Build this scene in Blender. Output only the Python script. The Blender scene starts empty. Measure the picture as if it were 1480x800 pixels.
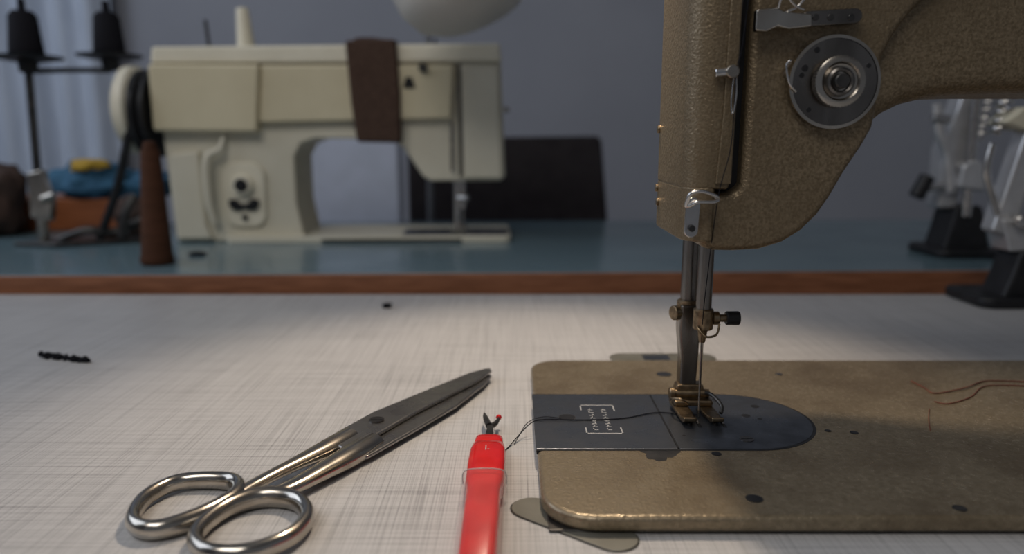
import bpy, bmesh, math, random
from mathutils import Vector, Matrix, noise
random.seed(3)
S=0.01; T=0.75
def W(x,y,z): return Vector((x*S,y*S,z*S+T))
scene=bpy.context.scene
COL=scene.collection

# ---------------- materials ----------------
def mat(name,col,rough=0.5,metal=0.0,col2=None,nscale=60,nstretch=(1,1,1),bump=0.0,bscale=200,alpha=1.0,trans=0.0,coat=0.0,lo=0.35,hi=0.65,rvar=0.0,spec=None,detail=4,bdist=0.0006,col3=None,c3scale=25,c3lo=0.55,c3hi=0.75):
    m=bpy.data.materials.new(name); m.use_nodes=True
    nt=m.node_tree; b=nt.nodes['Principled BSDF']
    b.inputs['Base Color'].default_value=(*col,1); b.inputs['Roughness'].default_value=rough
    b.inputs['Metallic'].default_value=metal; b.inputs['Alpha'].default_value=alpha
    b.inputs['Transmission Weight'].default_value=trans; b.inputs['Coat Weight'].default_value=coat
    if spec is not None: b.inputs['Specular IOR Level'].default_value=spec
    tc=nt.nodes.new('ShaderNodeTexCoord'); mp=nt.nodes.new('ShaderNodeMapping')
    mp.inputs['Scale'].default_value=nstretch
    nt.links.new(tc.outputs['Object'],mp.inputs['Vector'])
    if col2 is not None or rvar:
        n=nt.nodes.new('ShaderNodeTexNoise'); n.inputs['Scale'].default_value=nscale; n.inputs['Detail'].default_value=detail
        nt.links.new(mp.outputs[0],n.inputs['Vector'])
        r=nt.nodes.new('ShaderNodeMapRange'); r.inputs[1].default_value=lo; r.inputs[2].default_value=hi
        nt.links.new(n.outputs[0],r.inputs[0])
        if col2 is not None:
            mx=nt.nodes.new('ShaderNodeMix'); mx.data_type='RGBA'
            mx.inputs[6].default_value=(*col,1); mx.inputs[7].default_value=(*col2,1)
            nt.links.new(r.outputs[0],mx.inputs[0]); out=mx.outputs[2]
            if col3 is not None:
                n3=nt.nodes.new('ShaderNodeTexNoise'); n3.inputs['Scale'].default_value=c3scale; n3.inputs['Detail'].default_value=6; n3.inputs['Roughness'].default_value=0.65
                nt.links.new(mp.outputs[0],n3.inputs['Vector'])
                r3=nt.nodes.new('ShaderNodeMapRange'); r3.inputs[1].default_value=c3lo; r3.inputs[2].default_value=c3hi
                nt.links.new(n3.outputs[0],r3.inputs[0])
                m3=nt.nodes.new('ShaderNodeMix'); m3.data_type='RGBA'; m3.inputs[7].default_value=(*col3,1)
                nt.links.new(r3.outputs[0],m3.inputs[0]); nt.links.new(out,m3.inputs[6]); out=m3.outputs[2]
            nt.links.new(out,b.inputs['Base Color'])
        if rvar:
            r2=nt.nodes.new('ShaderNodeMapRange'); r2.inputs[3].default_value=rough; r2.inputs[4].default_value=min(1,rough+rvar)
            nt.links.new(r.outputs[0],r2.inputs[0]); nt.links.new(r2.outputs[0],b.inputs['Roughness'])
    if bump:
        n2=nt.nodes.new('ShaderNodeTexNoise'); n2.inputs['Scale'].default_value=bscale; n2.inputs['Detail'].default_value=3
        nt.links.new(mp.outputs[0],n2.inputs['Vector'])
        bp=nt.nodes.new('ShaderNodeBump'); bp.inputs['Strength'].default_value=bump; bp.inputs['Distance'].default_value=bdist
        nt.links.new(n2.outputs[0],bp.inputs['Height']); nt.links.new(bp.outputs[0],b.inputs['Normal'])
    return m

def linen():
    m=bpy.data.materials.new('linen_laminate'); m.use_nodes=True; nt=m.node_tree; b=nt.nodes['Principled BSDF']
    b.inputs['Roughness'].default_value=0.40; b.inputs['Specular IOR Level'].default_value=0.3
    tc=nt.nodes.new('ShaderNodeTexCoord')
    def lines(sc,lo,hi,det=1.0):
        mp=nt.nodes.new('ShaderNodeMapping'); mp.inputs['Scale'].default_value=sc
        nt.links.new(tc.outputs['Object'],mp.inputs['Vector'])
        n=nt.nodes.new('ShaderNodeTexNoise'); n.inputs['Scale'].default_value=1; n.inputs['Detail'].default_value=det
        nt.links.new(mp.outputs[0],n.inputs['Vector'])
        r=nt.nodes.new('ShaderNodeMapRange'); r.inputs[1].default_value=lo; r.inputs[2].default_value=hi
        nt.links.new(n.outputs[0],r.inputs[0]); return r.outputs[0]
    def op(o,a,b_,clamp=False):
        k=nt.nodes.new('ShaderNodeMath'); k.operation=o; k.use_clamp=clamp
        for i,v in enumerate((a,b_)):
            if isinstance(v,(int,float)): k.inputs[i].default_value=v
            else: nt.links.new(v,k.inputs[i])
        return k.outputs[0]
    a=lines((2300,14,1),0.48,0.8); c=lines((14,2300,1),0.48,0.8)
    a2=lines((1100,9,1),0.55,0.85); c2=lines((9,1100,1),0.55,0.85)
    s=op('ADD',op('ADD',a,c),op('MULTIPLY',op('ADD',a2,c2),0.45))
    s=op('MULTIPLY',s,0.62,True)
    mx=nt.nodes.new('ShaderNodeMix'); mx.data_type='RGBA'
    mx.inputs[6].default_value=(0.50,0.49,0.485,1); mx.inputs[7].default_value=(0.21,0.203,0.205,1)
    nt.links.new(s,mx.inputs[0])
    nt.links.new(mx.outputs[2],b.inputs['Base Color'])
    return m

M={}
M['linen']=linen()
M['gold']=mat('hammered_gold_paint',(0.28,0.215,0.135),0.33,0.55,(0.155,0.115,0.068),950,bump=0.6,bscale=900,rvar=0.15,lo=0.35,hi=0.65,detail=3,col3=(0.17,0.125,0.072),c3scale=16,c3lo=0.45,c3hi=0.7)
M['gold_bed']=mat('worn_gold_paint',(0.30,0.24,0.16),0.24,0.45,(0.19,0.15,0.095),500,bump=0.4,bscale=700,rvar=0.15,lo=0.3,hi=0.7,detail=4,col3=(0.15,0.11,0.066),c3scale=20,c3lo=0.47,c3hi=0.7)
M['steel']=mat('plate_steel',(0.19,0.205,0.23),0.26,0.9,(0.12,0.13,0.15),90,rvar=0.12)
M['chrome']=mat('chrome',(0.70,0.68,0.66),0.17,1.0,(0.52,0.50,0.48),150,rvar=0.1)
M['nickel']=mat('aged_nickel',(0.56,0.52,0.46),0.16,1.0,(0.38,0.34,0.29),60,rvar=0.12)
M['stamp']=mat('stamped_lettering',(0.42,0.42,0.42),0.5,0.2,(0.34,0.34,0.34),300)
M['bar']=mat('oiled_steel_bar',(0.24,0.22,0.20),0.22,1.0,(0.13,0.12,0.11),90,(1,1,0.3),rvar=0.12)
M['blade']=mat('blade_steel',(0.38,0.365,0.35),0.24,0.95,(0.25,0.24,0.23),80,(1,1,1),rvar=0.12)
M['brass']=mat('worn_brass_chrome',(0.36,0.27,0.17),0.28,1.0,(0.15,0.11,0.07),300,rvar=0.2)
M['darkmetal']=mat('dark_metal',(0.10,0.095,0.09),0.35,0.8,(0.05,0.05,0.05),120)
M['black']=mat('black_paint',(0.012,0.012,0.013),0.4,0,(0.02,0.02,0.022),60,spec=0.3)
M['blackthread']=mat('black_thread',(0.008,0.008,0.011),0.85,0,(0.018,0.018,0.022),900,(1,1,6),spec=0.1)
M['redplastic']=mat('red_plastic',(0.66,0.010,0.010),0.25,0,(0.54,0.007,0.007),80,coat=0.4)
M['clear']=mat('clear_plastic',(0.70,0.36,0.34),0.08,0,(0.62,0.32,0.30),50,alpha=0.13,coat=0.4)
M['teal']=mat('teal_laminate',(0.145,0.215,0.245),0.17,0,(0.12,0.185,0.215),12,rvar=0.06)
M['woodedge']=mat('brown_wood_edge',(0.34,0.14,0.07),0.45,0,(0.22,0.085,0.04),30,(1,1,12))
M['cream']=mat('cream_enamel',(0.68,0.64,0.52),0.4,0,(0.62,0.58,0.46),14,rvar=0.1)
M['creampanel']=mat('yellowed_cream_panel',(0.66,0.59,0.41),0.42,0,(0.60,0.53,0.36),14)
M['creamlite']=mat('pale_cream_plastic',(0.78,0.73,0.59),0.4,0,(0.72,0.67,0.53),25)
M['band']=mat('brown_cloth',(0.060,0.036,0.026),0.9,0,(0.085,0.052,0.038),300,bump=0.4,bscale=900,spec=0.2)
M['conethread']=mat('brown_thread',(0.085,0.036,0.02),0.8,0,(0.05,0.022,0.012),50,(1,1,30),bump=0.6,bscale=60,spec=0.15)
M['wall']=mat('blue_grey_wall',(0.35,0.36,0.40),0.85,0,(0.32,0.33,0.37),4,bump=0.1,bscale=90)
M['ceil']=mat('ceiling_paint',(0.6,0.6,0.6),0.9,0,(0.56,0.56,0.56),5)
M['floor']=mat('grey_floor',(0.16,0.15,0.14),0.6,0,(0.12,0.11,0.10),8)
M['curtain']=mat('sheer_curtain',(0.62,0.68,0.78),0.9,0,(0.54,0.60,0.70),10,(6,1,1))
M['leather']=mat('black_leather',(0.024,0.019,0.021),0.5,0,(0.016,0.012,0.014),40,bump=0.3,bscale=300,spec=0.3)
M['paleblue']=mat('pale_blue_upholstery',(0.58,0.62,0.74),0.7,0,(0.52,0.56,0.66),20)
M['shade']=mat('grey_lamp_shade',(0.62,0.60,0.56),0.5,0,(0.58,0.56,0.52),20)
M['orange']=mat('orange_wood_box',(0.33,0.10,0.03),0.55,0,(0.24,0.07,0.02),20,(1,6,6))
M['bluecloth']=mat('blue_cloth',(0.04,0.14,0.24),0.85,0,(0.02,0.08,0.15),40)
M['yellowcloth']=mat('yellow_cloth',(0.65,0.42,0.05),0.8,0,(0.5,0.3,0.03),40)
M['browncloth']=mat('dark_brown_cloth',(0.07,0.04,0.03),0.9,0,(0.04,0.025,0.02),40)
M['hinge']=mat('grey_hinge_plate',(0.16,0.155,0.13),0.5,0.2,(0.12,0.115,0.095),60)
M['castgrey']=mat('silver_grey_paint',(0.60,0.60,0.61),0.28,0.6,(0.50,0.50,0.51),50)
M['beige']=mat('beige_plastic',(0.56,0.53,0.42),0.45,0,(0.50,0.47,0.36),40)
M['glow']=mat('bulb_glass',(1,0.9,0.75),0.4)
M['glow'].node_tree.nodes['Principled BSDF'].inputs['Emission Color'].default_value=(1,0.75,0.45,1)
M['glow'].node_tree.nodes['Principled BSDF'].inputs['Emission Strength'].default_value=3
M['redthread']=mat('rust_thread',(0.16,0.05,0.03),0.8,0,(0.10,0.03,0.02),300)
M['legmetal']=mat('grey_leg_metal',(0.25,0.25,0.26),0.4,0.6,(0.2,0.2,0.21),30)

# ---------------- helpers ----------------
def group(name,x,y,z):
    e=bpy.data.objects.new(name,None); e.location=W(x,y,z); e.empty_display_size=0.02; COL.objects.link(e); return e
def finish(bm,name,m,parent=None,bevel=0,segs=3,smooth=True,sharp=35):
    bmesh.ops.recalc_face_normals(bm,faces=bm.faces)
    me=bpy.data.meshes.new(name); bm.to_mesh(me); bm.free()
    me.materials.append(M[m] if isinstance(m,str) else m)
    for p in me.polygons: p.use_smooth=smooth
    ob=bpy.data.objects.new(name,me); COL.objects.link(ob)
    if bevel:
        b=ob.modifiers.new('bevel','BEVEL'); b.width=bevel*S; b.segments=segs; b.limit_method='ANGLE'; b.angle_limit=math.radians(38); b.harden_normals=True
    elif smooth:
        me.set_sharp_from_angle(angle=math.radians(sharp))
    if parent:
        ob.parent=parent; ob.matrix_parent_inverse=Matrix.Translation(parent.location).inverted()
    return ob
def prism(name,pts,axis,a,b,m,parent=None,bevel=0,segs=3):
    bm=bmesh.new(); r=[]
    for k in (a,b):
        row=[]
        for p in pts:
            if axis=='y': co=W(p[0],k,p[1])
            elif axis=='z': co=W(p[0],p[1],k)
            else: co=W(k,p[0],p[1])
            row.append(bm.verts.new(co))
        r.append(row)
    bm.faces.new(r[0]); bm.faces.new(list(reversed(r[1])))
    n=len(pts)
    for i in range(n):
        j=(i+1)%n; bm.faces.new((r[0][i],r[1][i],r[1][j],r[0][j]))
    return finish(bm,name,m,parent,bevel,segs)
def box(name,x0,x1,y0,y1,z0,z1,m,parent=None,bevel=0,segs=3):
    return prism(name,[(x0,y0),(x1,y0),(x1,y1),(x0,y1)],'z',z0,z1,m,parent,bevel,segs)
def rrect(x0,x1,y0,y1,r,n=8):
    rs=r if isinstance(r,(list,tuple)) else [r]*4
    out=[]
    for (cx,cy,a0,rr) in ((x1-rs[0],y1-rs[0],0,rs[0]),(x0+rs[1],y1-rs[1],90,rs[1]),(x0+rs[2],y0+rs[2],180,rs[2]),(x1-rs[3],y0+rs[3],270,rs[3])):
        for i in range(n+1):
            a=math.radians(a0+90*i/n); out.append((cx+rr*math.cos(a),cy+rr*math.sin(a)))
    return out
def capsule(p,q,r,n=10):
    d=math.atan2(q[1]-p[1],q[0]-p[0]); out=[]
    for c,a0 in ((q,-90),(p,90)):
        for i in range(n+1):
            a=d+math.radians(a0+180*i/n); out.append((c[0]+r*math.cos(a),c[1]+r*math.sin(a)))
    return out
def lathe(name,prof,org,axis,m,parent=None,n=40,sq=(1,1),bevel=0):
    ax=Vector(axis).normalized(); u=ax.orthogonal().normalized()
    if abs(ax.z)<0.9:
        u=Vector((0,0,1)).cross(ax).normalized()
    v=ax.cross(u)
    bm=bmesh.new(); rings=[]
    for r,h in prof:
        c=Vector(org)+ax*h
        if r<1e-5: rings.append([bm.verts.new(W(*c))])
        else: rings.append([bm.verts.new(W(*(c+u*(r*sq[0]*math.cos(2*math.pi*i/n))+v*(r*sq[1]*math.sin(2*math.pi*i/n))))) for i in range(n)])
    for A,B in zip(rings,rings[1:]):
        for i in range(n):
            j=(i+1)%n
            if len(A)==1 and len(B)==1: continue
            if len(A)==1: bm.faces.new((A[0],B[i],B[j]))
            elif len(B)==1: bm.faces.new((A[i],B[0],A[j]))
            else: bm.faces.new((A[i],B[i],B[j],A[j]))
    return finish(bm,name,m,parent,bevel)
def cyl(name,p,q,r,m,parent=None,r2=None,n=28,ch=None):
    p=Vector(p); q=Vector(q); L=(q-p).length; r2=r if r2 is None else r2
    ch=min(0.12*min(r,r2),0.2*L) if ch is None else ch
    return lathe(name,[(0,0),(r-ch,0),(r,ch),(r2,L-ch),(r2-ch,L),(0,L)],p,q-p,m,parent,n)
def catmull(P,closed,sub):
    n=len(P); out=[]
    rng=range(n) if closed else range(n-1)
    for i in rng:
        if closed: a,b,c,d=P[(i-1)%n],P[i],P[(i+1)%n],P[(i+2)%n]
        else: a,b,c,d=P[max(i-1,0)],P[i],P[i+1],P[min(i+2,n-1)]
        for k in range(sub):
            t=k/sub
            out.append(0.5*((2*b)+(c-a)*t+(2*a-5*b+4*c-d)*t*t+(3*b-a-3*c+d)*t**3))
    if not closed: out.append(P[-1].copy())
    return out
def tube(name,pts,rad,m,parent=None,closed=False,sub=6,n=10,up=None,flat=1.0):
    P=[Vector(tuple(p)+((rad if not isinstance(rad,(list,tuple)) else rad[i]),)) for i,p in enumerate(pts)]
    Q=catmull(P,closed,sub); C=[Vector(q[:3]) for q in Q]; R=[q[3] for q in Q]
    bm=bmesh.new(); rings=[]; N=len(C); nrm=None
    for i in range(N):
        if closed: t=(C[(i+1)%N]-C[(i-1)%N])
        else: t=(C[min(i+1,N-1)]-C[max(i-1,0)])
        t.normalize()
        if up is not None:
            side=t.cross(Vector(up)).normalized(); nn=side.cross(t)
        else:
            if nrm is None: nrm=t.orthogonal()
            nrm=(nrm-t*nrm.dot(t)).normalized(); nn=nrm; side=t.cross(nn)
        rings.append([bm.verts.new(W(*(C[i]+side*(R[i]*math.cos(2*math.pi*k/n))+nn*(R[i]*flat*math.sin(2*math.pi*k/n))))) for k in range(n)])
    for i in range(N if closed else N-1):
        A=rings[i];B=rings[(i+1)%N]
        for k in range(n):
            l=(k+1)%n; bm.faces.new((A[k],A[l],B[l],B[k]))
    if not closed:
        bm.faces.new(rings[0]); bm.faces.new(list(reversed(rings[-1])))
    return finish(bm,name,m,parent,sharp=60)
def helix(name,p,q,r,turns,wr,m,parent):
    p=Vector(p);q=Vector(q);ax=(q-p).normalized();u=ax.orthogonal().normalized();v=ax.cross(u)
    pts=[]
    N=turns*8
    for i in range(N+1):
        a=2*math.pi*i/8; pts.append(tuple(p+(q-p)*(i/N)+u*(r*math.cos(a))+v*(r*math.sin(a))))
    return tube(name,pts,wr,m,parent,sub=2,n=6)
def lump(name,c,r,m,parent=None,seed=0,amp=0.3,fr=1.6):
    bm=bmesh.new(); bmesh.ops.create_icosphere(bm,subdivisions=4,radius=1)
    for v in bm.verts:
        d=1+amp*noise.fractal(v.co*fr+Vector((seed*7.3,seed,0)),0.9,2.1,4)
        p=v.co*d
        z=max(p.z,-0.75)
        v.co=W(c[0]+p.x*r[0],c[1]+p.y*r[1],c[2]+(z+0.75)*r[2])
    return finish(bm,name,m,parent,sharp=180)
def disc(name,x,y,z,r,m,parent,th=0.03):
    return lathe(name,[(0,0),(r,0),(r,th),(0,th)],(x,y,z),(0,0,1),m,parent,24)

# ---------------- room ----------------
box('floor',-170,230,-160,192,-76,-75,'floor')
box('wall_back',-170,230,190,194,-75,180,'wall')
box('wall_left',-174,-170,-160,194,-75,180,'wall')
box('ceiling',-170,230,-160,194,180,184,'ceil')
box('baseboard_back',-170,230,188.6,190,-75,-66,'ceil',None,0.3)
bm=bmesh.new(); rows=[]
for z in (-70,60,170):
    rows.append([bm.verts.new(W(-150+i*0.5,184+1.6*math.sin(i*0.42)+0.8*math.sin(i*0.17),z)) for i in range(110)])
for a,b in zip(rows,rows[1:]):
    for i in range(109): bm.faces.new((a[i],a[i+1],b[i+1],b[i]))
finish(bm,'window_curtain','curtain',sharp=180)

# ---------------- foreground table ----------------
g=group('sewing_table',0,26,-75)
box('table_top',-95,95,-12,62.8,-3,0,'linen',g,0.12)
for i,(x,y) in enumerate(((-88,-6),(88,-6),(-88,56),(88,56))):
    box('leg_%d'%(i+1),x-2,x+2,y-2,y+2,-75,-3,'legmetal',g,0.3)
# ---------------- teal table ----------------
ROT=math.radians(1.8)
g=group('teal_work_table',0,65.5,-75); 
box('table_top',-80,98,65.7,108,-1.2,1.4,'teal',g,0.08)
box('edge_band',-80,98,65.5,65.75,-1.25,1.33,'woodedge',g,0.08)
for i,(x,y) in enumerate(((-76,70),(94,70),(-76,103),(94,103))):
    box('leg_%d'%(i+1),x-2,x+2,y-2,y+2,-75,-1.2,'legmetal',g,0.3)
g.rotation_euler[2]=ROT

# ---------------- foreground sewing machine ----------------
g=group('gold_sewing_machine',24,32,0)
box('bed_gasket',1.25,48.5,23.3,41.3,0.0,0.12,'darkmetal',g,0.05)
prism('bed',rrect(1.05,48.6,23.1,41.2,[1.5,1.5,1.9,1.5]),'z',0.1,0.7,'gold_bed',g,0.2,4)
def dplate(x0,xc,y0,y1,n=32):
    cy=(y0+y1)/2;r=(y1-y0)/2
    return [(x0,y0)]+[(xc+r*math.cos(math.radians(-90+180*i/n)),cy+r*math.sin(math.radians(-90+180*i/n))) for i in range(n+1)]+[(x0,y1)]
prism('plate_recess',dplate(1.0,10.1,28.50,35.30),'z',0.55,0.712,'black',g)
prism('needle_plate',dplate(6.87,10.1,28.62,35.18),'z',0.60,0.74,'steel',g,0.03,2)
box('slide_plate',0.98,6.80,28.62,35.18,0.56,0.74,'steel',g,0.03,2)
box('plate_seam',6.80,6.87,28.7,35.1,0.56,0.735,'black',g)
disc('finger_hole_rim',2.5,32.1,0.735,0.42,'nickel',g,0.010)
disc('finger_hole',2.5,32.1,0.737,0.37,'black',g,0.012)
for i,(x0,x1,y0,y1) in enumerate(((3.2,4.8,30.2,30.27),(3.2,4.8,33.6,33.68),(3.2,3.26,30.2,30.9),(4.74,4.8,32.9,33.66),(3.2,3.26,33.0,33.66),(4.74,4.8,30.2,30.9))):
    box('stamp_line_%d'%i,x0,x1,y0,y1,0.735,0.746,'stamp',g)
for i in range(8):
    y=30.6+i*0.34
    for x in (3.55,4.15): 
        box('stamp_mark_%d_%d'%(i,int(x*10)),x,x+0.22+0.06*((i*3)%3),y,y+0.07,0.735,0.745,'stamp',g)
        box('stamp_stroke_%d_%d'%(i,int(x*10)),x+0.07*(i%3),x+0.05+0.07*(i%3),y,y+0.2,0.735,0.745,'stamp',g)
for i,(x,y,r,mm) in enumerate(((8.2,38.5,0.34,'nickel'),(14.4,38.5,0.17,'nickel'),(8.56,24.4,0.26,'black'),(14.8,30.4,0.15,'black'),(13.75,30.6,0.12,'black'),(8.25,28.2,0.17,'black'),(15.4,23.7,0.2,'darkmetal'))):
    disc('screw_ring_%d'%i,x,y,0.69,r*1.2,'darkmetal',g,0.022)
    disc('screw_head_%d'%i,x,y,0.70,r,mm,g,0.025)
box('screw_slot',7.95,8.45,38.46,38.54,0.72,0.735,'black',g)
for i,(x,y,r) in enumerate(((11.5,33.5,0.2),(10.7,32.3,0.2),(11.2,31.9,0.1),(7.35,30.0,0.07))):
    disc('plate_hole_%d'%i,x,y,0.737,r,'black',g,0.01)
disc('plate_screw',9.9,29.6,0.735,0.30,'bar',g,0.03)
box('plate_screw_slot',9.65,10.15,29.57,29.63,0.76,0.772,'black',g)
disc('plate_screw_b',9.9,34.4,0.735,0.22,'bar',g,0.03)
for i,x in enumerate((7.75,8.2,8.9,9.3)):
    box('feed_slot_%d'%i,x,x+0.16,30.9,33.4,0.737,0.748,'black',g)
    box('feed_dog_%d'%i,x+0.03,x+0.13,31.2,33.1,0.74,0.80,'nickel',g)
pp=[]
for i in range(60):
    a=2*math.pi*i/60; rr=0.85+0.14*math.sin(a*3+1)+0.07*math.sin(a*7)+0.04*math.sin(a*13); pp.append((5.95+0.85*rr*math.cos(a),28.3+0.8*rr*math.sin(a)))
prism('chipped_paint',[(p[0],min(p[1],28.52)) for p in pp],'z',0.69,0.705,'darkmetal',g)
# head + arm
low=[(8.7,8.86),(9.7,8.92),(10.6,9.2),(11.3,9.65),(11.9,10.28),(12.35,11.0),(12.8,11.9),(13.4,12.9),(14.0,13.7),(14.5,14.15),(15.2,14.5),(16.2,14.75),(17.3,14.87),(19.4,14.95)]
head=[(7.3,9.05),(7.9,8.88)]+low[:8]+[(13.75,13.6),(13.85,14.4),(13.8,15.3),(13.9,16.2),(14.25,17.0),(14.8,17.8),(15.6,18.6),(16.6,19.4),(18.0,20.5),(19.5,23.5),(8.95,23.5),(8.85,11.5),(8.6,11.15),(7.3,11.1)]
prism('head_casting',head,'y',28.8,34.6,'gold',g,0.32,5)
arm=low[3:]+[(28,14.95),(33,14.7),(35.5,13.8),(36.8,12.0),(37.3,9),(37.5,0.7),(47.6,0.7),(47.6,20.0),(46.5,21.8),(44,22.5),(12,22.5),(9.5,21),(9.5,11)]
prism('arm_casting',arm,'y',29.3,35.4,'gold',g,1.6,8)
def cov(x1):
    return [(x1,28.5),(7.5,28.45),(7.05,28.6),(6.75,28.95),(6.6,29.5),(6.6,33.9),(6.75,34.4),(7.1,34.75),(7.6,34.9),(x1,34.9)]
prism('face_cover',cov(8.28),'z',11.3,23.8,'gold',g,0.12,3)
prism('face_cover_lower',cov(7.75),'z',9.25,11.38,'gold',g,0.25,4)
box('take_up_slot',8.1,9.2,29.5,34,11.2,23.6,'black',g)
prism('face_plate_strip',[(7.72,11.5),(8.30,11.5),(8.42,23.6),(8.05,23.6),(7.88,14)],'y',28.34,28.46,'gold',g,0.05,3)
cyl('take_up_rod',(8.52,29.2,11.6),(8.66,29.2,23.0),0.06,'darkmetal',g)
for i,(y,z) in enumerate(((33.9,11.0),(33.6,10.4),(33.9,13.6))):
    cyl('cover_screw_%d'%i,(6.62,y,z),(6.5,y,z),0.17,'brass',g)
cyl('face_guide_stud',(7.45,28.2,15.55),(8.3,28.2,15.65),0.17,'chrome',g)
cyl('face_guide_screw',(8.05,28.4,15.6),(8.05,27.95,15.6),0.24,'nickel',g)
tube('face_guide_wire',[(8.2,28.15,15.5),(8.25,28.1,14.8),(8.17,28.15,14.1),(8.1,28.2,14.5),(8.15,28.2,15.4)],0.03,'chrome',g)
prism('lower_guide_plate',capsule((6.82,9.75),(6.86,10.75),0.27),'y',28.15,28.27,'chrome',g,0.04,2)
cyl('lower_guide_stub',(6.85,28.2,10.2),(6.95,28.9,10.2),0.15,'chrome',g)
cyl('lower_guide_screw',(6.82,28.16,9.85),(6.82,28.02,9.85),0.13,'darkmetal',g)
tube('lower_guide_clip',[(6.6,28.15,10.7),(6.7,28.0,11.15),(7.1,27.95,11.25),(7.6,28.0,11.1),(7.78,28.1,10.95),(7.6,28.05,10.85),(7.0,28.0,10.85),(6.8,28.05,10.75)],0.08,'chrome',g,closed=True,up=(0,1,0))
# tension assembly
tx,tz=11.98,15.25
cyl('tension_seat',(tx,28.85,tz),(tx,28.6,tz),1.0,'darkmetal',g)
lathe('tension_disc',[(0,0),(1.62,0),(1.68,0.06),(1.66,0.14),(1.2,0.16),(0.9,0.17),(0,0.18)],(tx,28.6,tz),(0,-1,0),'bar',g,64)
lathe('tension_disc_rim',[(1.58,0),(1.70,0.02),(1.70,0.16),(1.58,0.18)],(tx,28.6,tz),(0,-1,0),'nickel',g,64)
bmk=bmesh.new(); N=96; rg=[]
for h,rr,kn in ((0,0.82,0),(0.05,0.86,0),(0.08,0.90,1),(0.42,0.90,1),(0.46,0.84,0),(0.48,0.70,0),(0.40,0.62,0),(0.36,0.5,0)):
    rg.append([bmk.verts.new(W(tx+(rr+(0.03 if i%2 else 0)*kn)*math.cos(2*math.pi*i/N),28.38-h,tz+(rr+(0.03 if i%2 else 0)*kn)*math.sin(2*math.pi*i/N))) for i in range(N)])
for A,B in zip(rg,rg[1:]):
    for i in range(N): bmk.faces.new((A[i],A[(i+1)%N],B[(i+1)%N],B[i]))
bmk.faces.new(rg[-1])
finish(bmk,'tension_knob','nickel',g,sharp=25)
lathe('tension_ring',[(0.5,0),(0.5,0.16),(0.42,0.2),(0.34,0.16),(0.34,0)],(tx,28.05,tz),(0,-1,0),'bar',g)
cyl('tension_post',(tx,28.2,tz),(tx,27.75,tz),0.27,'darkmetal',g)
for i,(dx,dz,r) in enumerate(((-0.75,1.15,0.11),(-1.15,0.5,0.13),(-1.25,0.25,0.1),(1.2,0.6,0.09),(-0.9,-1.0,0.09))):
    cyl('disc_hole_%d'%i,(tx+dx,28.5,tz+dz),(tx+dx,28.43,tz+dz),r,'black',g)
tube('check_spring',[(10.5,28.3,14.9),(10.2,28.2,15.2),(10.05,28.2,15.8),(10.2,28.2,16.0),(10.15,28.7,15.6)],0.045,'chrome',g)
ux=-0.38; uz=-0.12
prism('upper_guide_bracket',[(x+ux,z+uz) for x,z in [(9.2,17.15),(9.2,17.9),(9.9,17.98),(10.2,17.85),(11.2,17.75),(11.25,17.3),(10.4,17.2),(10.0,17.3),(9.6,17.1)]],'y',28.1,28.5,'nickel',g,0.08,3)
prism('upper_guide_plate',capsule((11.2+ux,17.62+uz),(12.9+ux,17.72+uz),0.27),'y',28.4,28.82,'bar',g,0.05,3)
for i,x in enumerate((11.45,12.0,12.75)):
    cyl('guide_hole_%d'%i,(x+ux,28.42,17.66+uz),(x+ux,28.36,17.66+uz),0.12,'darkmetal',g)
tube('guide_wire',[(10.0+ux,28.2,17.8),(10.1+ux,27.9,18.5),(10.6+ux,27.9,19.2),(11.0+ux,27.95,18.5),(10.7+ux,28.1,17.9),(10.3+ux,28.1,17.7)],0.05,'chrome',g)
tube('guide_wire_b',[(9.9+ux,28.1,18.9),(10.4+ux,28.0,18.0),(10.9+ux,28.1,17.75)],0.04,'chrome',g)
tube('face_thread',[(8.65,28.3,19.5),(8.4,28.2,16.5),(8.2,28.1,15.6),(8.17,28.15,13.0),(7.75,28.0,11.1),(7.9,29.5,8.0),(8.35,31.7,5.0),(8.45,31.9,2.0),(8.45,32.0,1.2)],0.018,'blackthread',g)
# needle bar, presser bar, foot
cyl('needle_bar',(8.45,32.0,9.4),(8.45,32.0,5.6),0.34,'bar',g)
cyl('presser_bar',(8.25,33.9,9.4),(8.25,33.9,4.6),0.40,'bar',g)
cyl('needle_clamp',(8.45,32.0,5.85),(8.45,32.0,4.9),0.44,'brass',g)
cyl('needle_clamp_neck',(8.45,32.0,5.0),(8.45,32.0,4.3),0.24,'brass',g,r2=0.14)
cyl('clamp_screw_shaft',(8.7,32.0,5.4),(9.5,32.0,5.4),0.17,'brass',g)
cyl('clamp_screw_collar',(8.85,32.0,5.4),(9.15,32.0,5.4),0.3,'brass',g)
cyl('clamp_screw_head',(9.45,32.0,5.4),(10.05,32.0,5.4),0.31,'black',g)
cyl('foot_clamp_screw',(7.9,33.6,5.3),(7.4,33.4,5.3),0.34,'brass',g)
cyl('foot_clamp_collar',(8.2,33.8,5.85),(8.2,33.8,4.8),0.52,'brass',g)
tube('needle_thread_guide',[(8.1,31.6,5.1),(8.4,31.3,4.75),(8.9,31.4,4.8),(9.1,31.7,5.2)],0.05,'brass',g)
cyl('needle',(8.45,32.0,4.4),(8.45,32.0,0.78),0.075,'nickel',g,r2=0.03)
prism('foot_shank',[(7.75,5.7),(8.65,5.7),(8.7,4.6),(8.65,3.2),(8.6,1.9),(8.55,1.3),(7.85,1.3),(7.85,1.9),(7.85,3.2),(7.7,4.6)],'y',33.2,34.1,'bar',g,0.12,3)
cyl('foot_hinge',(7.5,33.2,1.5),(9.2,33.2,1.5),0.2,'brass',g)
cyl('foot_hinge_end',(7.35,33.2,1.5),(7.6,33.2,1.5),0.28,'brass',g)
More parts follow.
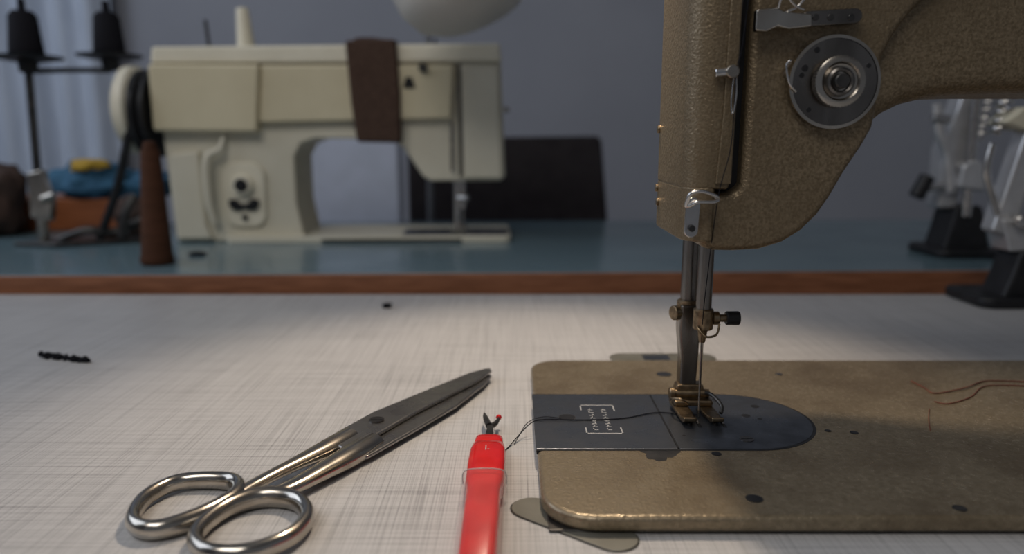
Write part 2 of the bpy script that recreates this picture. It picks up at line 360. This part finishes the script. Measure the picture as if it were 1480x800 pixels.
prism('foot_bracket',[(7.7,1.95),(8.9,1.95),(9.15,1.1),(7.5,1.1)],'y',33.1,33.8,'brass',g,0.1,3)
prism('foot_toe_left',[(7.45,33.6),(8.15,33.6),(8.2,32.2),(8.1,31.4),(7.95,31.15),(7.6,31.15),(7.5,31.5)],'z',0.84,1.02,'brass',g,0.07,3)
prism('foot_toe_right',[(8.7,33.6),(9.3,33.6),(9.35,31.6),(9.25,31.2),(8.9,31.15),(8.75,31.4),(8.65,32.2)],'z',0.84,1.02,'brass',g,0.07,3)
prism('foot_toe_tip_left',[(31.6,0.82),(31.15,0.86),(30.9,1.0),(30.85,1.16),(30.95,1.2),(31.15,1.08),(31.6,1.04)],'x',7.52,8.08,'brass',g,0.05,3)
prism('foot_toe_tip_right',[(31.6,0.82),(31.15,0.86),(30.9,1.0),(30.85,1.16),(30.95,1.2),(31.15,1.08),(31.6,1.04)],'x',8.76,9.3,'brass',g,0.05,3)
box('foot_bridge',7.5,9.3,32.7,33.6,1.02,1.3,'brass',g,0.1,3)
tube('foot_guide_spring',[(7.3,32.8,1.3),(7.25,32.2,1.6),(7.6,31.8,1.7),(8.0,32.0,1.4)],0.05,'brass',g)
tube('foot_guard',[(8.9,33.3,1.5),(9.2,32.7,1.6),(9.5,32.1,1.3),(9.4,31.8,1.05)],0.09,'darkmetal',g)
lathe('handwheel',[(0,0),(5,0),(5.6,0.5),(5.6,1.8),(5,2.3),(3,1.8),(0,1.8)],(47.7,32.3,17),(1,0,0),'black',g)
prism('hinge_tab_front',capsule((0.75,25.0),(3.45,22.9),0.78),'z',0.0,0.06,'hinge',g,0.03,2)
prism('hinge_tab_gap',capsule((0.75,25.0),(3.45,22.9),0.83),'z',-0.01,0.01,'black',g)
prism('hinge_tab_rear',capsule((6.9,43.8),(11.5,43.8),0.95),'z',0.0,0.06,'hinge',g,0.03,2)
box('hinge_tab_inlay',8.0,9.6,43.2,44.3,0.06,0.075,'steel',g)
# work lamp above machine (light source)
LA=(-0.02,0.14,1)
lathe('lamp_shade',[(0.7,9),(1.5,8.6),(2.2,7.0),(4.6,1.5),(5.2,0),(5.05,0),(4.4,1.5),(2.0,6.9),(1.3,8.3),(0.6,8.7)],(3,43,38),LA,'shade',g)
tube('lamp_gooseneck',[(2.8,44,46.5),(3,46,52),(10,48,54),(20,44,45),(26,38,32),(27,34,22.3)],0.45,'chrome',g)
lathe('lamp_bulb',[(0,0),(0.9,0.4),(1.2,1.3),(0.8,2.6),(0.5,4),(0,4)],(2.93,43.5,41.5),LA,'glow',g)

# ---------------- seam ripper ----------------
g=group('seam_ripper',-1,25,0)
def loft(name,secs,m,parent,n=32,e=4.0):
    bm=bmesh.new(); rg=[]
    for (y,cx,w,h,cz) in secs:
        row=[]
        for i in range(n):
            a=2*math.pi*i/n; c,s=math.cos(a),math.sin(a)
            row.append(bm.verts.new(W(cx+w*math.copysign(abs(c)**(2/e),c),y,cz+h*math.copysign(abs(s)**(2/e),s))))
        rg.append(row)
    for A,B in zip(rg,rg[1:]):
        for i in range(n): bm.faces.new((A[i],A[(i+1)%n],B[(i+1)%n],B[i]))
    bm.faces.new(rg[0]); bm.faces.new(list(reversed(rg[-1])))
    return finish(bm,name,m,parent,sharp=40)
loft('handle',[(18.2,-1.08,.3,.3,.55),(18.5,-1.08,.56,.45,.55),(24.7,-1.03,.62,.48,.55),(25.3,-1.02,.63,.48,.55),(25.5,-1.02,.70,.52,.55),(27.0,-1.0,.745,.54,.56),(28.2,-.98,.735,.53,.56),(28.75,-.97,.67,.50,.56),(28.82,-.97,.60,.46,.56),(28.95,-.97,.60,.46,.56),(29.02,-.97,.61,.47,.56),(29.5,-.96,.595,.45,.56),(29.68,-.96,.50,.36,.56)],'redplastic',g)
loft('clear_cap',[(16.8,-1.1,.4,.4,.61),(17.0,-1.1,.72,.56,.61),(22,-1.05,.76,.60,.61),(25.5,-1.02,.80,.60,.61),(25.62,-1.02,.83,.61,.61),(25.78,-1.02,.83,.61,.61),(25.8,-1.02,.70,.52,.61)],'clear',g)
tube('cap_rim',[(-1.82,25.72,.62),(-1.75,25.74,1.12),(-1.02,25.74,1.22),(-.29,25.74,1.12),(-.22,25.72,.62)],0.02,'stamp',g)
prism('stem',[(-1.18,29.4),(-.76,29.4),(-.79,30.3),(-.84,31.2),(-.80,31.6),(-1.12,31.6),(-1.12,31.2),(-1.16,30.3)],'z',0.50,0.63,'darkmetal',g,0.04,2)
tube('long_prong',[(-1.02,31.5,.57),(-1.13,32.0,.57),(-1.24,32.6,.57),(-1.30,33.1,.57)],[.15,.14,.11,.03],'darkmetal',g)
tube('short_prong',[(-.95,31.5,.57),(-.78,31.7,.57),(-.66,32.1,.57),(-.62,32.45,.57)],[.14,.12,.09,.07],'darkmetal',g)
lathe('ball_tip',[(0,-.14),(.10,-.1),(.14,0),(.10,.1),(0,.14)],(-.61,32.5,.58),(0,0,1),'redplastic',g,16)
box('embossed_mark',-1.06,-1.02,27.7,28.15,1.085,1.105,'stamp',g)
box('embossed_mark_b',-.98,-.90,27.75,27.8,1.085,1.105,'stamp',g)

# ---------------- scissors ----------------
g=group('scissors',-7,31,0)
prism('upper_blade',[(-7.95,30.2),(-7.55,31.3),(-6.56,33.4),(-4.28,36.7),(-2.35,39.4),(-1.45,40.2),(-1.2,40.2),(-1.12,39.8),(-1.9,37.9),(-4.5,33.5),(-6.0,30.5),(-6.7,29.0)],'z',0.42,0.62,'blade',g,0.09,3)
prism('lower_blade',[(-6.95,28.6),(-5.9,29.0),(-4.3,31.9),(-2.75,34.8),(-1.45,38.2),(-1.1,39.6),(-1.3,39.9),(-3.2,37.5),(-5.5,34),(-7.2,31)],'z',0.22,0.41,'blade',g,0.09,3)
disc('pivot_screw',-6.14,32.3,0.60,0.34,'bar',g,0.09)
box('pivot_slot',-6.4,-5.88,32.26,32.34,0.685,0.70,'black',g)
ringA=[(-12.1,26.8),(-10.6,26.65),(-10.05,25.5),(-10.7,24.05),(-11.85,23.15),(-12.85,23.6),(-13.3,25.1),(-12.95,26.35)]
ringB=[(-10.4,22.85),(-10.1,24.5),(-9.1,25.4),(-7.8,25.15),(-7.05,23.95),(-7.3,22.55),(-8.4,21.65),(-9.7,21.8)]
tube('back_loop',[(x,y,0.38) for x,y in ringA],[.26,.28,.31,.30,.27,.26,.25,.25],'nickel',g,closed=True,sub=8,n=16,up=(0,0,1),flat=1.3)
tube('front_loop',[(x,y,0.40) for x,y in ringB],[.26,.28,.31,.29,.26,.26,.27,.26],'nickel',g,closed=True,sub=8,n=16,up=(0,0,1),flat=1.3)
tube('back_arm',[(-7.1,31.0,.40),(-7.7,29.7,.43),(-8.7,28.0,.45),(-9.6,26.5,.42),(-10.15,25.3,.40),(-10.7,24.15,.4)],[.55,.50,.34,.30,.30,.26],'nickel',g,sub=8,n=16,up=(0,0,1),flat=0.75)
tube('front_arm',[(-6.0,30.6,.34),(-6.6,29.1,.38),(-7.5,27.3,.42),(-8.3,26.0,.42),(-9.1,25.35,.42)],[.55,.60,.46,.36,.26],'nickel',g,sub=8,n=16,up=(0,0,1),flat=0.72)
g.location.y-=0.003

# ---------------- threads and scraps ----------------
tube('black_thread_tail',[(8.35,31.9,.95),(7.6,32.4,.80),(6.6,32.6,.78),(5.0,31.9,.77),(3.2,31.7,.77),(1.6,31.7,.80),(.9,31.6,.70),(.3,31.2,.25),(-.1,30.5,.05),(-.4,29.8,.04)],0.024,'blackthread',None)
tube('black_thread_tail',[(2.2,31.9,.77),(1.4,32.0,.80),(.7,31.8,.6),(.3,31.2,.2),(.1,30.7,.05)],0.018,'blackthread',None)
tube('rust_thread',[(20.9,37.3,.73),(21.0,36.2,.73),(21.0,35.4,.73),(21.9,35.6,.75),(23.2,36.2,.78),(24.6,37.2,.74),(25.8,37.3,.73),(28,37.0,.73),(30,37.3,.73)],0.035,'redthread',None)
tube('rust_thread',[(20.4,34.2,.73),(20.9,33.9,.73),(22.5,34.8,.74),(24.0,36.3,.74),(25.2,36.6,.73),(27,36.4,.73)],0.03,'redthread',None)
tube('rust_thread',[(18.2,30.6,.73),(18.9,32.0,.74),(19.6,33.2,.73)],0.02,'redthread',None)
pts=[]
for i in range(46):
    u=i/45; pts.append((-28.9+3.6*u+0.1*math.cos(i*1.9),43.9-1.1*u+0.16*math.sin(i*2.1),0.2+0.12*math.sin(i*1.3)))
tube('black_thread_scrap',pts,0.10,'blackthread',None,sub=3,n=6)
pts=[(-9.9+0.3*math.cos(i*1.7)*(0.4+i/20),57.6+0.35*math.sin(i*2.2),0.2+0.1*math.sin(i)) for i in range(18)]
tube('black_thread_scrap',pts,0.10,'blackthread',None,sub=3,n=6)

# ---------------- cream sewing machine ----------------
B=1.4
g=group('cream_sewing_machine',-20,90,B)
prism('bed',rrect(-33,-0.3,84.8,97,0.8),'z',B,B+0.7,'cream',g,0.1)
box('needle_plate',-13,-0.5,86,92,B+0.7,B+0.78,'steel',g)
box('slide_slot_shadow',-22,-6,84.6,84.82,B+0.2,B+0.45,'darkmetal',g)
body=[(-39.0,B),(-39.6,13),(-39.8,22.6),(-39.3,23.0),(-30,23.1),(-10,23.4),(-2.2,23.6),(-1.4,23.1),(-0.9,9.0),(-1.3,8.4),(-9.5,8.35),(-10.4,8.9),(-12.6,12.2),(-13.8,13.1),(-22.6,13.2),(-24.2,12.6),(-25.0,11.2),(-25.0,6),(-24.2,B)]
prism('body',body,'y',86.2,95,'cream',g,0.35,4)
prism('top_cover',[(-40.0,21.3),(-1.3,21.6),(-1.5,23.6),(-39.7,23.1)],'y',85.3,95.4,'creamlite',g,0.3,4)
prism('front_panel_left',[(-40.0,14.0),(-28.6,13.9),(-27.9,21.2),(-40.0,21.2)],'y',84.6,87,'creampanel',g,0.35,4)
prism('front_panel_right',[(-28.5,14.9),(-7.0,15.4),(-6.6,21.3),(-27.9,21.2)],'y',85.1,87,'creampanel',g,0.3,4)
prism('face_door',[(-5.6,8.7),(-1.3,8.7),(-1.7,21.5),(-5.9,21.5)],'y',85.7,86.6,'cream',g,0.2)
box('face_seam',-6.2,-5.85,85.8,86.4,9,21.4,'darkmetal',g)
cyl('take_up_lever',(-7.0,85.6,9.5),(-7.0,85.6,15.0),0.18,'nickel',g)
cyl('presser_bar',(-6.6,89,8.6),(-6.6,89,3.0),0.35,'chrome',g)
cyl('needle_bar',(-5.9,88.3,8.6),(-5.9,88.3,5.0),0.3,'chrome',g)
cyl('needle',(-5.9,88.3,5.0),(-5.9,88.3,2.2),0.08,'chrome',g)
cyl('clamp_knob',(-6.4,88.3,6.3),(-5.3,87.6,6.3),0.4,'chrome',g)
prism('presser_foot',[(-7.4,2.3),(-5.4,2.3),(-5.6,3.0),(-6.2,3.3),(-7.1,3.2)],'y',86.6,89.6,'nickel',g,0.1)
prism('dial_plate',rrect(-33.2,-28.4,3.2,10.5,1.6),'y',85.7,86.3,'creamlite',g,0.2)
cyl('width_knob',(-30.8,85.8,8.0),(-30.8,84.9,8.0),1.15,'creamlite',g)
cyl('width_knob_cap',(-30.8,85.0,8.0),(-30.8,84.7,8.0),0.75,'black',g)
prism('stitch_dial',[(-32.5,6.4),(-31.5,6.4),(-31.3,5.9),(-30.3,5.9),(-30.1,6.4),(-29.1,6.4),(-29.1,5.6),(-29.6,5.1),(-30.4,5.1),(-30.8,5.4),(-31.2,5.1),(-32.0,5.1),(-32.5,5.6)],'y',85.3,85.8,'black',g,0.15)
cyl('lower_knob',(-30.8,85.8,4.3),(-30.8,85.4,4.3),0.35,'darkmetal',g)
tube('reverse_lever',[(-32.6,85.6,13.6),(-33.0,85.2,12.0),(-34.2,85.0,11.3),(-34.6,85.0,9.5),(-34.5,85.0,6.0),(-34.1,85.2,3.8)],[.2,.35,.5,.55,.5,.4],'cream',g,n=12)
prism('pillar_bulge',[(-38.8,B+0.3),(-38.9,11.5),(-35.5,11.9),(-35.2,3.5),(-34.6,B+0.3)],'y',85.5,86.6,'cream',g,0.4,4)
lathe('handwheel',[(0,0),(4.2,0),(4.9,0.5),(4.9,1.5),(4.2,2.0),(2.6,1.7),(1.5,2.6),(0,2.7)],(-42.2,88.3,16.4),(-1,0,0),'creamlite',g)
lathe('belt_wheel',[(0,0),(4.9,0),(4.9,0.4),(4.3,0.8),(4.9,1.2),(4.9,1.7),(0,1.7)],(-40.5,88.3,16.0),(-1,0,0),'black',g)
tube('drive_belt',[(-41.4,84.3,19.0),(-42.6,84.6,14),(-44.5,84.9,8),(-46.6,85.0,3.2),(-47.2,85.0,1.6)],0.5,'black',g,n=8)
prism('brown_cloth_band',[(-18.4,23.7),(-12.9,23.9),(-12.6,18),(-12.7,12.7),(-17.5,12.8),(-18.0,17)],'y',84.2,95.8,'band',g,0.35,5)
lump('band_fold',(-15.8,86,23.3),(2.6,1.4,0.5),'band',g,9)
cyl('spool_pin_white',(-30.8,90,23),(-31.0,90,27.9),1.05,'creamlite',g,r2=0.7)
cyl('spool_pin_metal',(-35,90,23),(-35.3,90,26.6),0.2,'darkmetal',g)
lathe('bobbin_knob',[(0,0),(1.3,0),(1.3,0.5),(0.5,0.7),(0,0.7)],(-14.8,89,23.7),(0,0,1),'orange',g)
cyl('thread_guide_pin',(-8.8,86.5,22.5),(-8.7,86.5,24.2),0.15,'darkmetal',g)
cyl('front_tension_screw',(-10.0,85.3,20.9),(-10.0,84.5,20.9),0.5,'darkmetal',g)
prism('plate_mark',[(-12.3,18.7),(-10.9,18.7),(-11.3,19.9),(-12.0,19.9)],'y',85.0,85.12,'black',g)
tube('side_screw',[(-1.0,88,16.5),(-.4,88,16.5)],0.3,'nickel',g)
g.rotation_euler[2]=ROT

# ---------------- brown cone of thread ----------------
g=group('brown_thread_cone',-33.8,71,B)
lathe('cone_thread',[(0,0),(1.0,0),(1.5,0.15),(1.55,0.5),(1.4,1.0),(0.85,10.6),(0.6,11.1),(0.55,11.5),(0,11.6)],(-33.9,70.2,B),(0.02,0,1),'conethread',g)

# ---------------- thread stand with black cones ----------------
g=group('thread_stand',-53,84,B)
def spool(i,x,y,z):
    lathe('cone_tray_%d'%i,[(0.2,-1.6),(0.9,-1.4),(1.0,-0.4),(3.4,0),(3.6,0.25),(3.3,0.3),(0.8,0.2),(0,0.2)],(x,y,z),(0,0,1),'black',g)
    lathe('black_cone_%d'%i,[(0,0.2),(1.6,0.2),(1.75,0.5),(1.7,1.0),(1.4,4.5),(1.0,5.0),(0.4,5.1),(0.35,6.3),(0,6.3)],(x,y,z),(0,0,1),'blackthread',g)
spool(1,-52.8,84,21.7); spool(2,-46.9,90,22.5)
cyl('pole',(-53.2,84,7.5),(-52.8,84,21.1),0.42,'darkmetal',g)
cyl('pole_lower',(-53.2,84,B),(-53.2,84,8.5),0.6,'nickel',g)
prism('pole_clamp',[(-54.2,4.5),(-52.0,4.0),(-51.6,6.0),(-52.4,9.8),(-54.0,9.4)],'y',83.4,84.6,'nickel',g,0.2)
cyl('clamp_knob',(-52.4,83.2,6.5),(-51.0,83.2,7.0),0.45,'nickel',g)
tube('tray_arm',[(-52.8,84,20.4),(-49.8,87,20.8),(-46.9,90,21.0)],0.3,'darkmetal',g)
prism('base_foot',[(-55.5,82),(-50,80.5),(-41,86),(-42,88.5),(-52,86)],'z',B,B+0.5,'darkmetal',g,0.15)
tube('base_bracket',[(-51,83.2,B+.6),(-48,83.5,B+1.6),(-45.5,85,B+1.2),(-43,86.4,B+2.6)],[.4,.5,.6,.4],'darkmetal',g)
tube('base_lever',[(-44.5,84.3,B+.6),(-44.0,84.6,B+3.5),(-43.0,85.2,B+5.5)],[.6,.5,.3],'darkmetal',g)

# ---------------- clutter left ----------------
box('wooden_sewing_box',-73,-51,96,104,B,B+4.2,'orange',None,0.25)
lump('blue_cloth_pile',(-55,99,B+4.2),(5.5,4,2.6),'bluecloth',None,1)
lump('yellow_cloth',(-54.5,97.5,B+7.6),(2.6,2.2,0.9),'yellowcloth',None,2)
lump('blue_cloth_pile',(-49.5,100,B+4.0),(4.5,3.5,2.2),'bluecloth',None,3)
lump('dark_brown_bag',(-65,92,B),(4.5,4,5.2),'browncloth',None,4)
lump('dark_brown_bag',(-47.3,93,B),(2.2,2.4,2.8),'browncloth',None,6)
lump('black_cloth_scrap',(-32.3,75.5,B),(0.9,0.6,0.25),'black',None,5)

# ---------------- chairs ----------------
def chair(name,x0,x1,ztop,y,m,taper):
    g=group(name,(x0+x1)/2,y+20,-75)
    prism('backrest',[(x0,-22),(x1+taper,-22),(x1,ztop-0.6),(x1-0.8,ztop),(x0+0.8,ztop-0.3),(x0,ztop-1)],'y',y,y+4,m,g,0.9,5)
    box('seat',x0,x1+1,y+4,y+42,-34,-28,m,g,1.5,5)
    for i,(lx,ly) in enumerate(((x0+2,y+2),(x1-1,y+2),(x0+2,y+40),(x1-1,y+40))):
        cyl('leg_%d'%(i+1),(lx,ly,-75),(lx,ly,-30 if ly>y+10 else -20),1.2,'legmetal',g)
    return g
chair('black_leather_chair',-17,14.5,13.6,122,'leather',3.4)
chair('pale_blue_chair',-48,-19.3,14.5,128,'paleblue',0.5)

# ---------------- grey desk lamp ----------------
g=group('grey_desk_lamp',-5,78,24)
lathe('shade',[(0,-0.1),(2.2,0.0),(4.4,0.5),(6.0,1.5),(6.9,3.2),(7.2,6),(7.0,6),(6.7,3.4),(5.8,1.8),(4.3,0.8),(2.1,0.3),(0,0.2)],(-2.9,74,24.3),(-0.42,0.15,1),'shade',g,64)
tube('lamp_arm',[(-5.0,75.2,28),(-8,78,34),(-8,84,46),(-10,100,56),(-12,110.5,40),(-12,111,-75)],0.5,'legmetal',g)

# ---------------- snap presses on the right ----------------
g=group('snap_press',46,76,B)
prism('base',rrect(42.5,49.5,73,80,1.2),'z',B,B+0.9,'black',g,0.3)
prism('base_block',[(43.6,B+.6),(48.6,B+.6),(47.8,B+3.2),(47.2,B+5.2),(44.6,B+5.2),(44.2,B+3)],'y',74.5,78.5,'black',g,0.4)
prism('column',[(43.3,6.2),(45.2,6.2),(46.0,17.8),(44.6,17.8),(43.2,12)],'y',75.5,78,'castgrey',g,0.3)
tube('link_arm',[(41.8,75,16.6),(42.3,75,14),(43.4,75,11.5),(44,75,8)],[.55,.6,.5,.6],'castgrey',g)
cyl('link_pin',(41.2,74.6,15.2),(42.9,74.6,15.0),0.45,'chrome',g)
cyl('knob_stem',(41.5,75,8.3),(44,75,8.6),0.35,'chrome',g)
cyl('black_knob',(40.6,75,7.4),(41.6,75,9.5),0.75,'black',g)
cyl('plunger',(45.6,74.6,5.5),(45.4,74.6,18),0.5,'chrome',g)
helix('spring',(46.3,74.8,13.2),(46.9,74.8,18.5),0.75,7,0.16,'chrome',g)
prism('cross_head',[(44.2,8.4),(46.8,8.0),(47.0,10.2),(45.8,11.2),(44.4,10.6)],'y',73.8,76,'castgrey',g,0.3)
g=group('snap_press',41,60,0)
prism('base',rrect(36.9,45.1,56.8,63,1.2),'z',0.0,0.9,'black',g,0.3)
prism('base_block',[(38.8,.6),(44.6,.6),(44.2,3.2),(43.2,4.6),(40.0,4.6),(39.5,2.6)],'y',57.6,60.8,'black',g,0.4)
prism('column',[(37.8,6.0),(39.6,5.4),(41.0,13.4),(39.6,14.0)],'y',58.2,60,'castgrey',g,0.3)
prism('slide_block',[(39.3,4.4),(42.5,4.4),(42.3,7),(38.4,7)],'y',58,60.5,'castgrey',g,0.2)
prism('lever_handle',[(37.4,14.4),(38.8,15.6),(42.5,15.3),(45,14.8),(45,13.9),(41,13.8),(38.8,13.8)],'y',57.8,60.2,'beige',g,0.35)
prism('side_grip',[(40.9,4.6),(43.5,4.6),(44.0,13),(41.8,13.2),(41.4,9)],'y',57.4,58.4,'beige',g,0.4)
cyl('ram',(40.6,57.0,6),(41.5,57.0,14.6),0.35,'chrome',g)
helix('spring',(37.9,59,13.6),(38.3,59,17.5),0.55,6,0.14,'chrome',g)
tube('link_rod',[(37.2,58.5,12.8),(37.0,58.5,10.6),(37.9,58.5,8.2),(38.8,58.5,6.2)],0.28,'chrome',g)
cyl('pivot_bolt',(39.5,57.9,6.9),(39.5,57.2,6.9),0.5,'chrome',g)

# ---------------- lights ----------------
def aim(ob,tgt):
    d=W(*tgt)-ob.location; ob.rotation_euler=d.to_track_quat('-Z','Y').to_euler()
def light(name,kind,loc,tgt,energy,col,**k):
    l=bpy.data.lights.new(name,kind); l.energy=energy; l.color=col
    for a,b in k.items(): setattr(l,a,b)
    o=bpy.data.objects.new(name,l); COL.objects.link(o); o.location=W(*loc); aim(o,tgt); return o
light('machine_lamp_light','SPOT',(3,42.8,37.6),(2,35,0),4.4,(1.0,0.82,0.63),spot_size=math.radians(80),spot_blend=0.6,shadow_soft_size=0.02)
light('window_daylight','AREA',(-150,60,90),(0,70,0),11,(0.76,0.85,1.0),shape='RECTANGLE',size=1.4,size_y=1.2)
light('front_left_fill','AREA',(-45,-50,130),(0,30,0),8.5,(1.0,0.96,0.91),shape='RECTANGLE',size=1.0,size_y=0.6)  # added soft fill for the machine head's left and front, no actual fixture
w=bpy.data.worlds.new('world'); scene.world=w; w.use_nodes=True
w.node_tree.nodes['Background'].inputs[0].default_value=(0.70,0.75,0.86,1); w.node_tree.nodes['Background'].inputs[1].default_value=0.13
scene.view_settings.view_transform='Standard'

# ---------------- camera ----------------
cd=bpy.data.cameras.new('camera'); cam=bpy.data.objects.new('camera',cd); COL.objects.link(cam)
cam.location=W(0,0,13.2); cam.rotation_euler=(math.radians(90-10.54),0,0)
cd.sensor_width=36; cd.lens=36*1075/1480; cd.clip_start=0.01
cd.dof.use_dof=True; cd.dof.focus_distance=0.31; cd.dof.aperture_fstop=5.5
scene.camera=cam
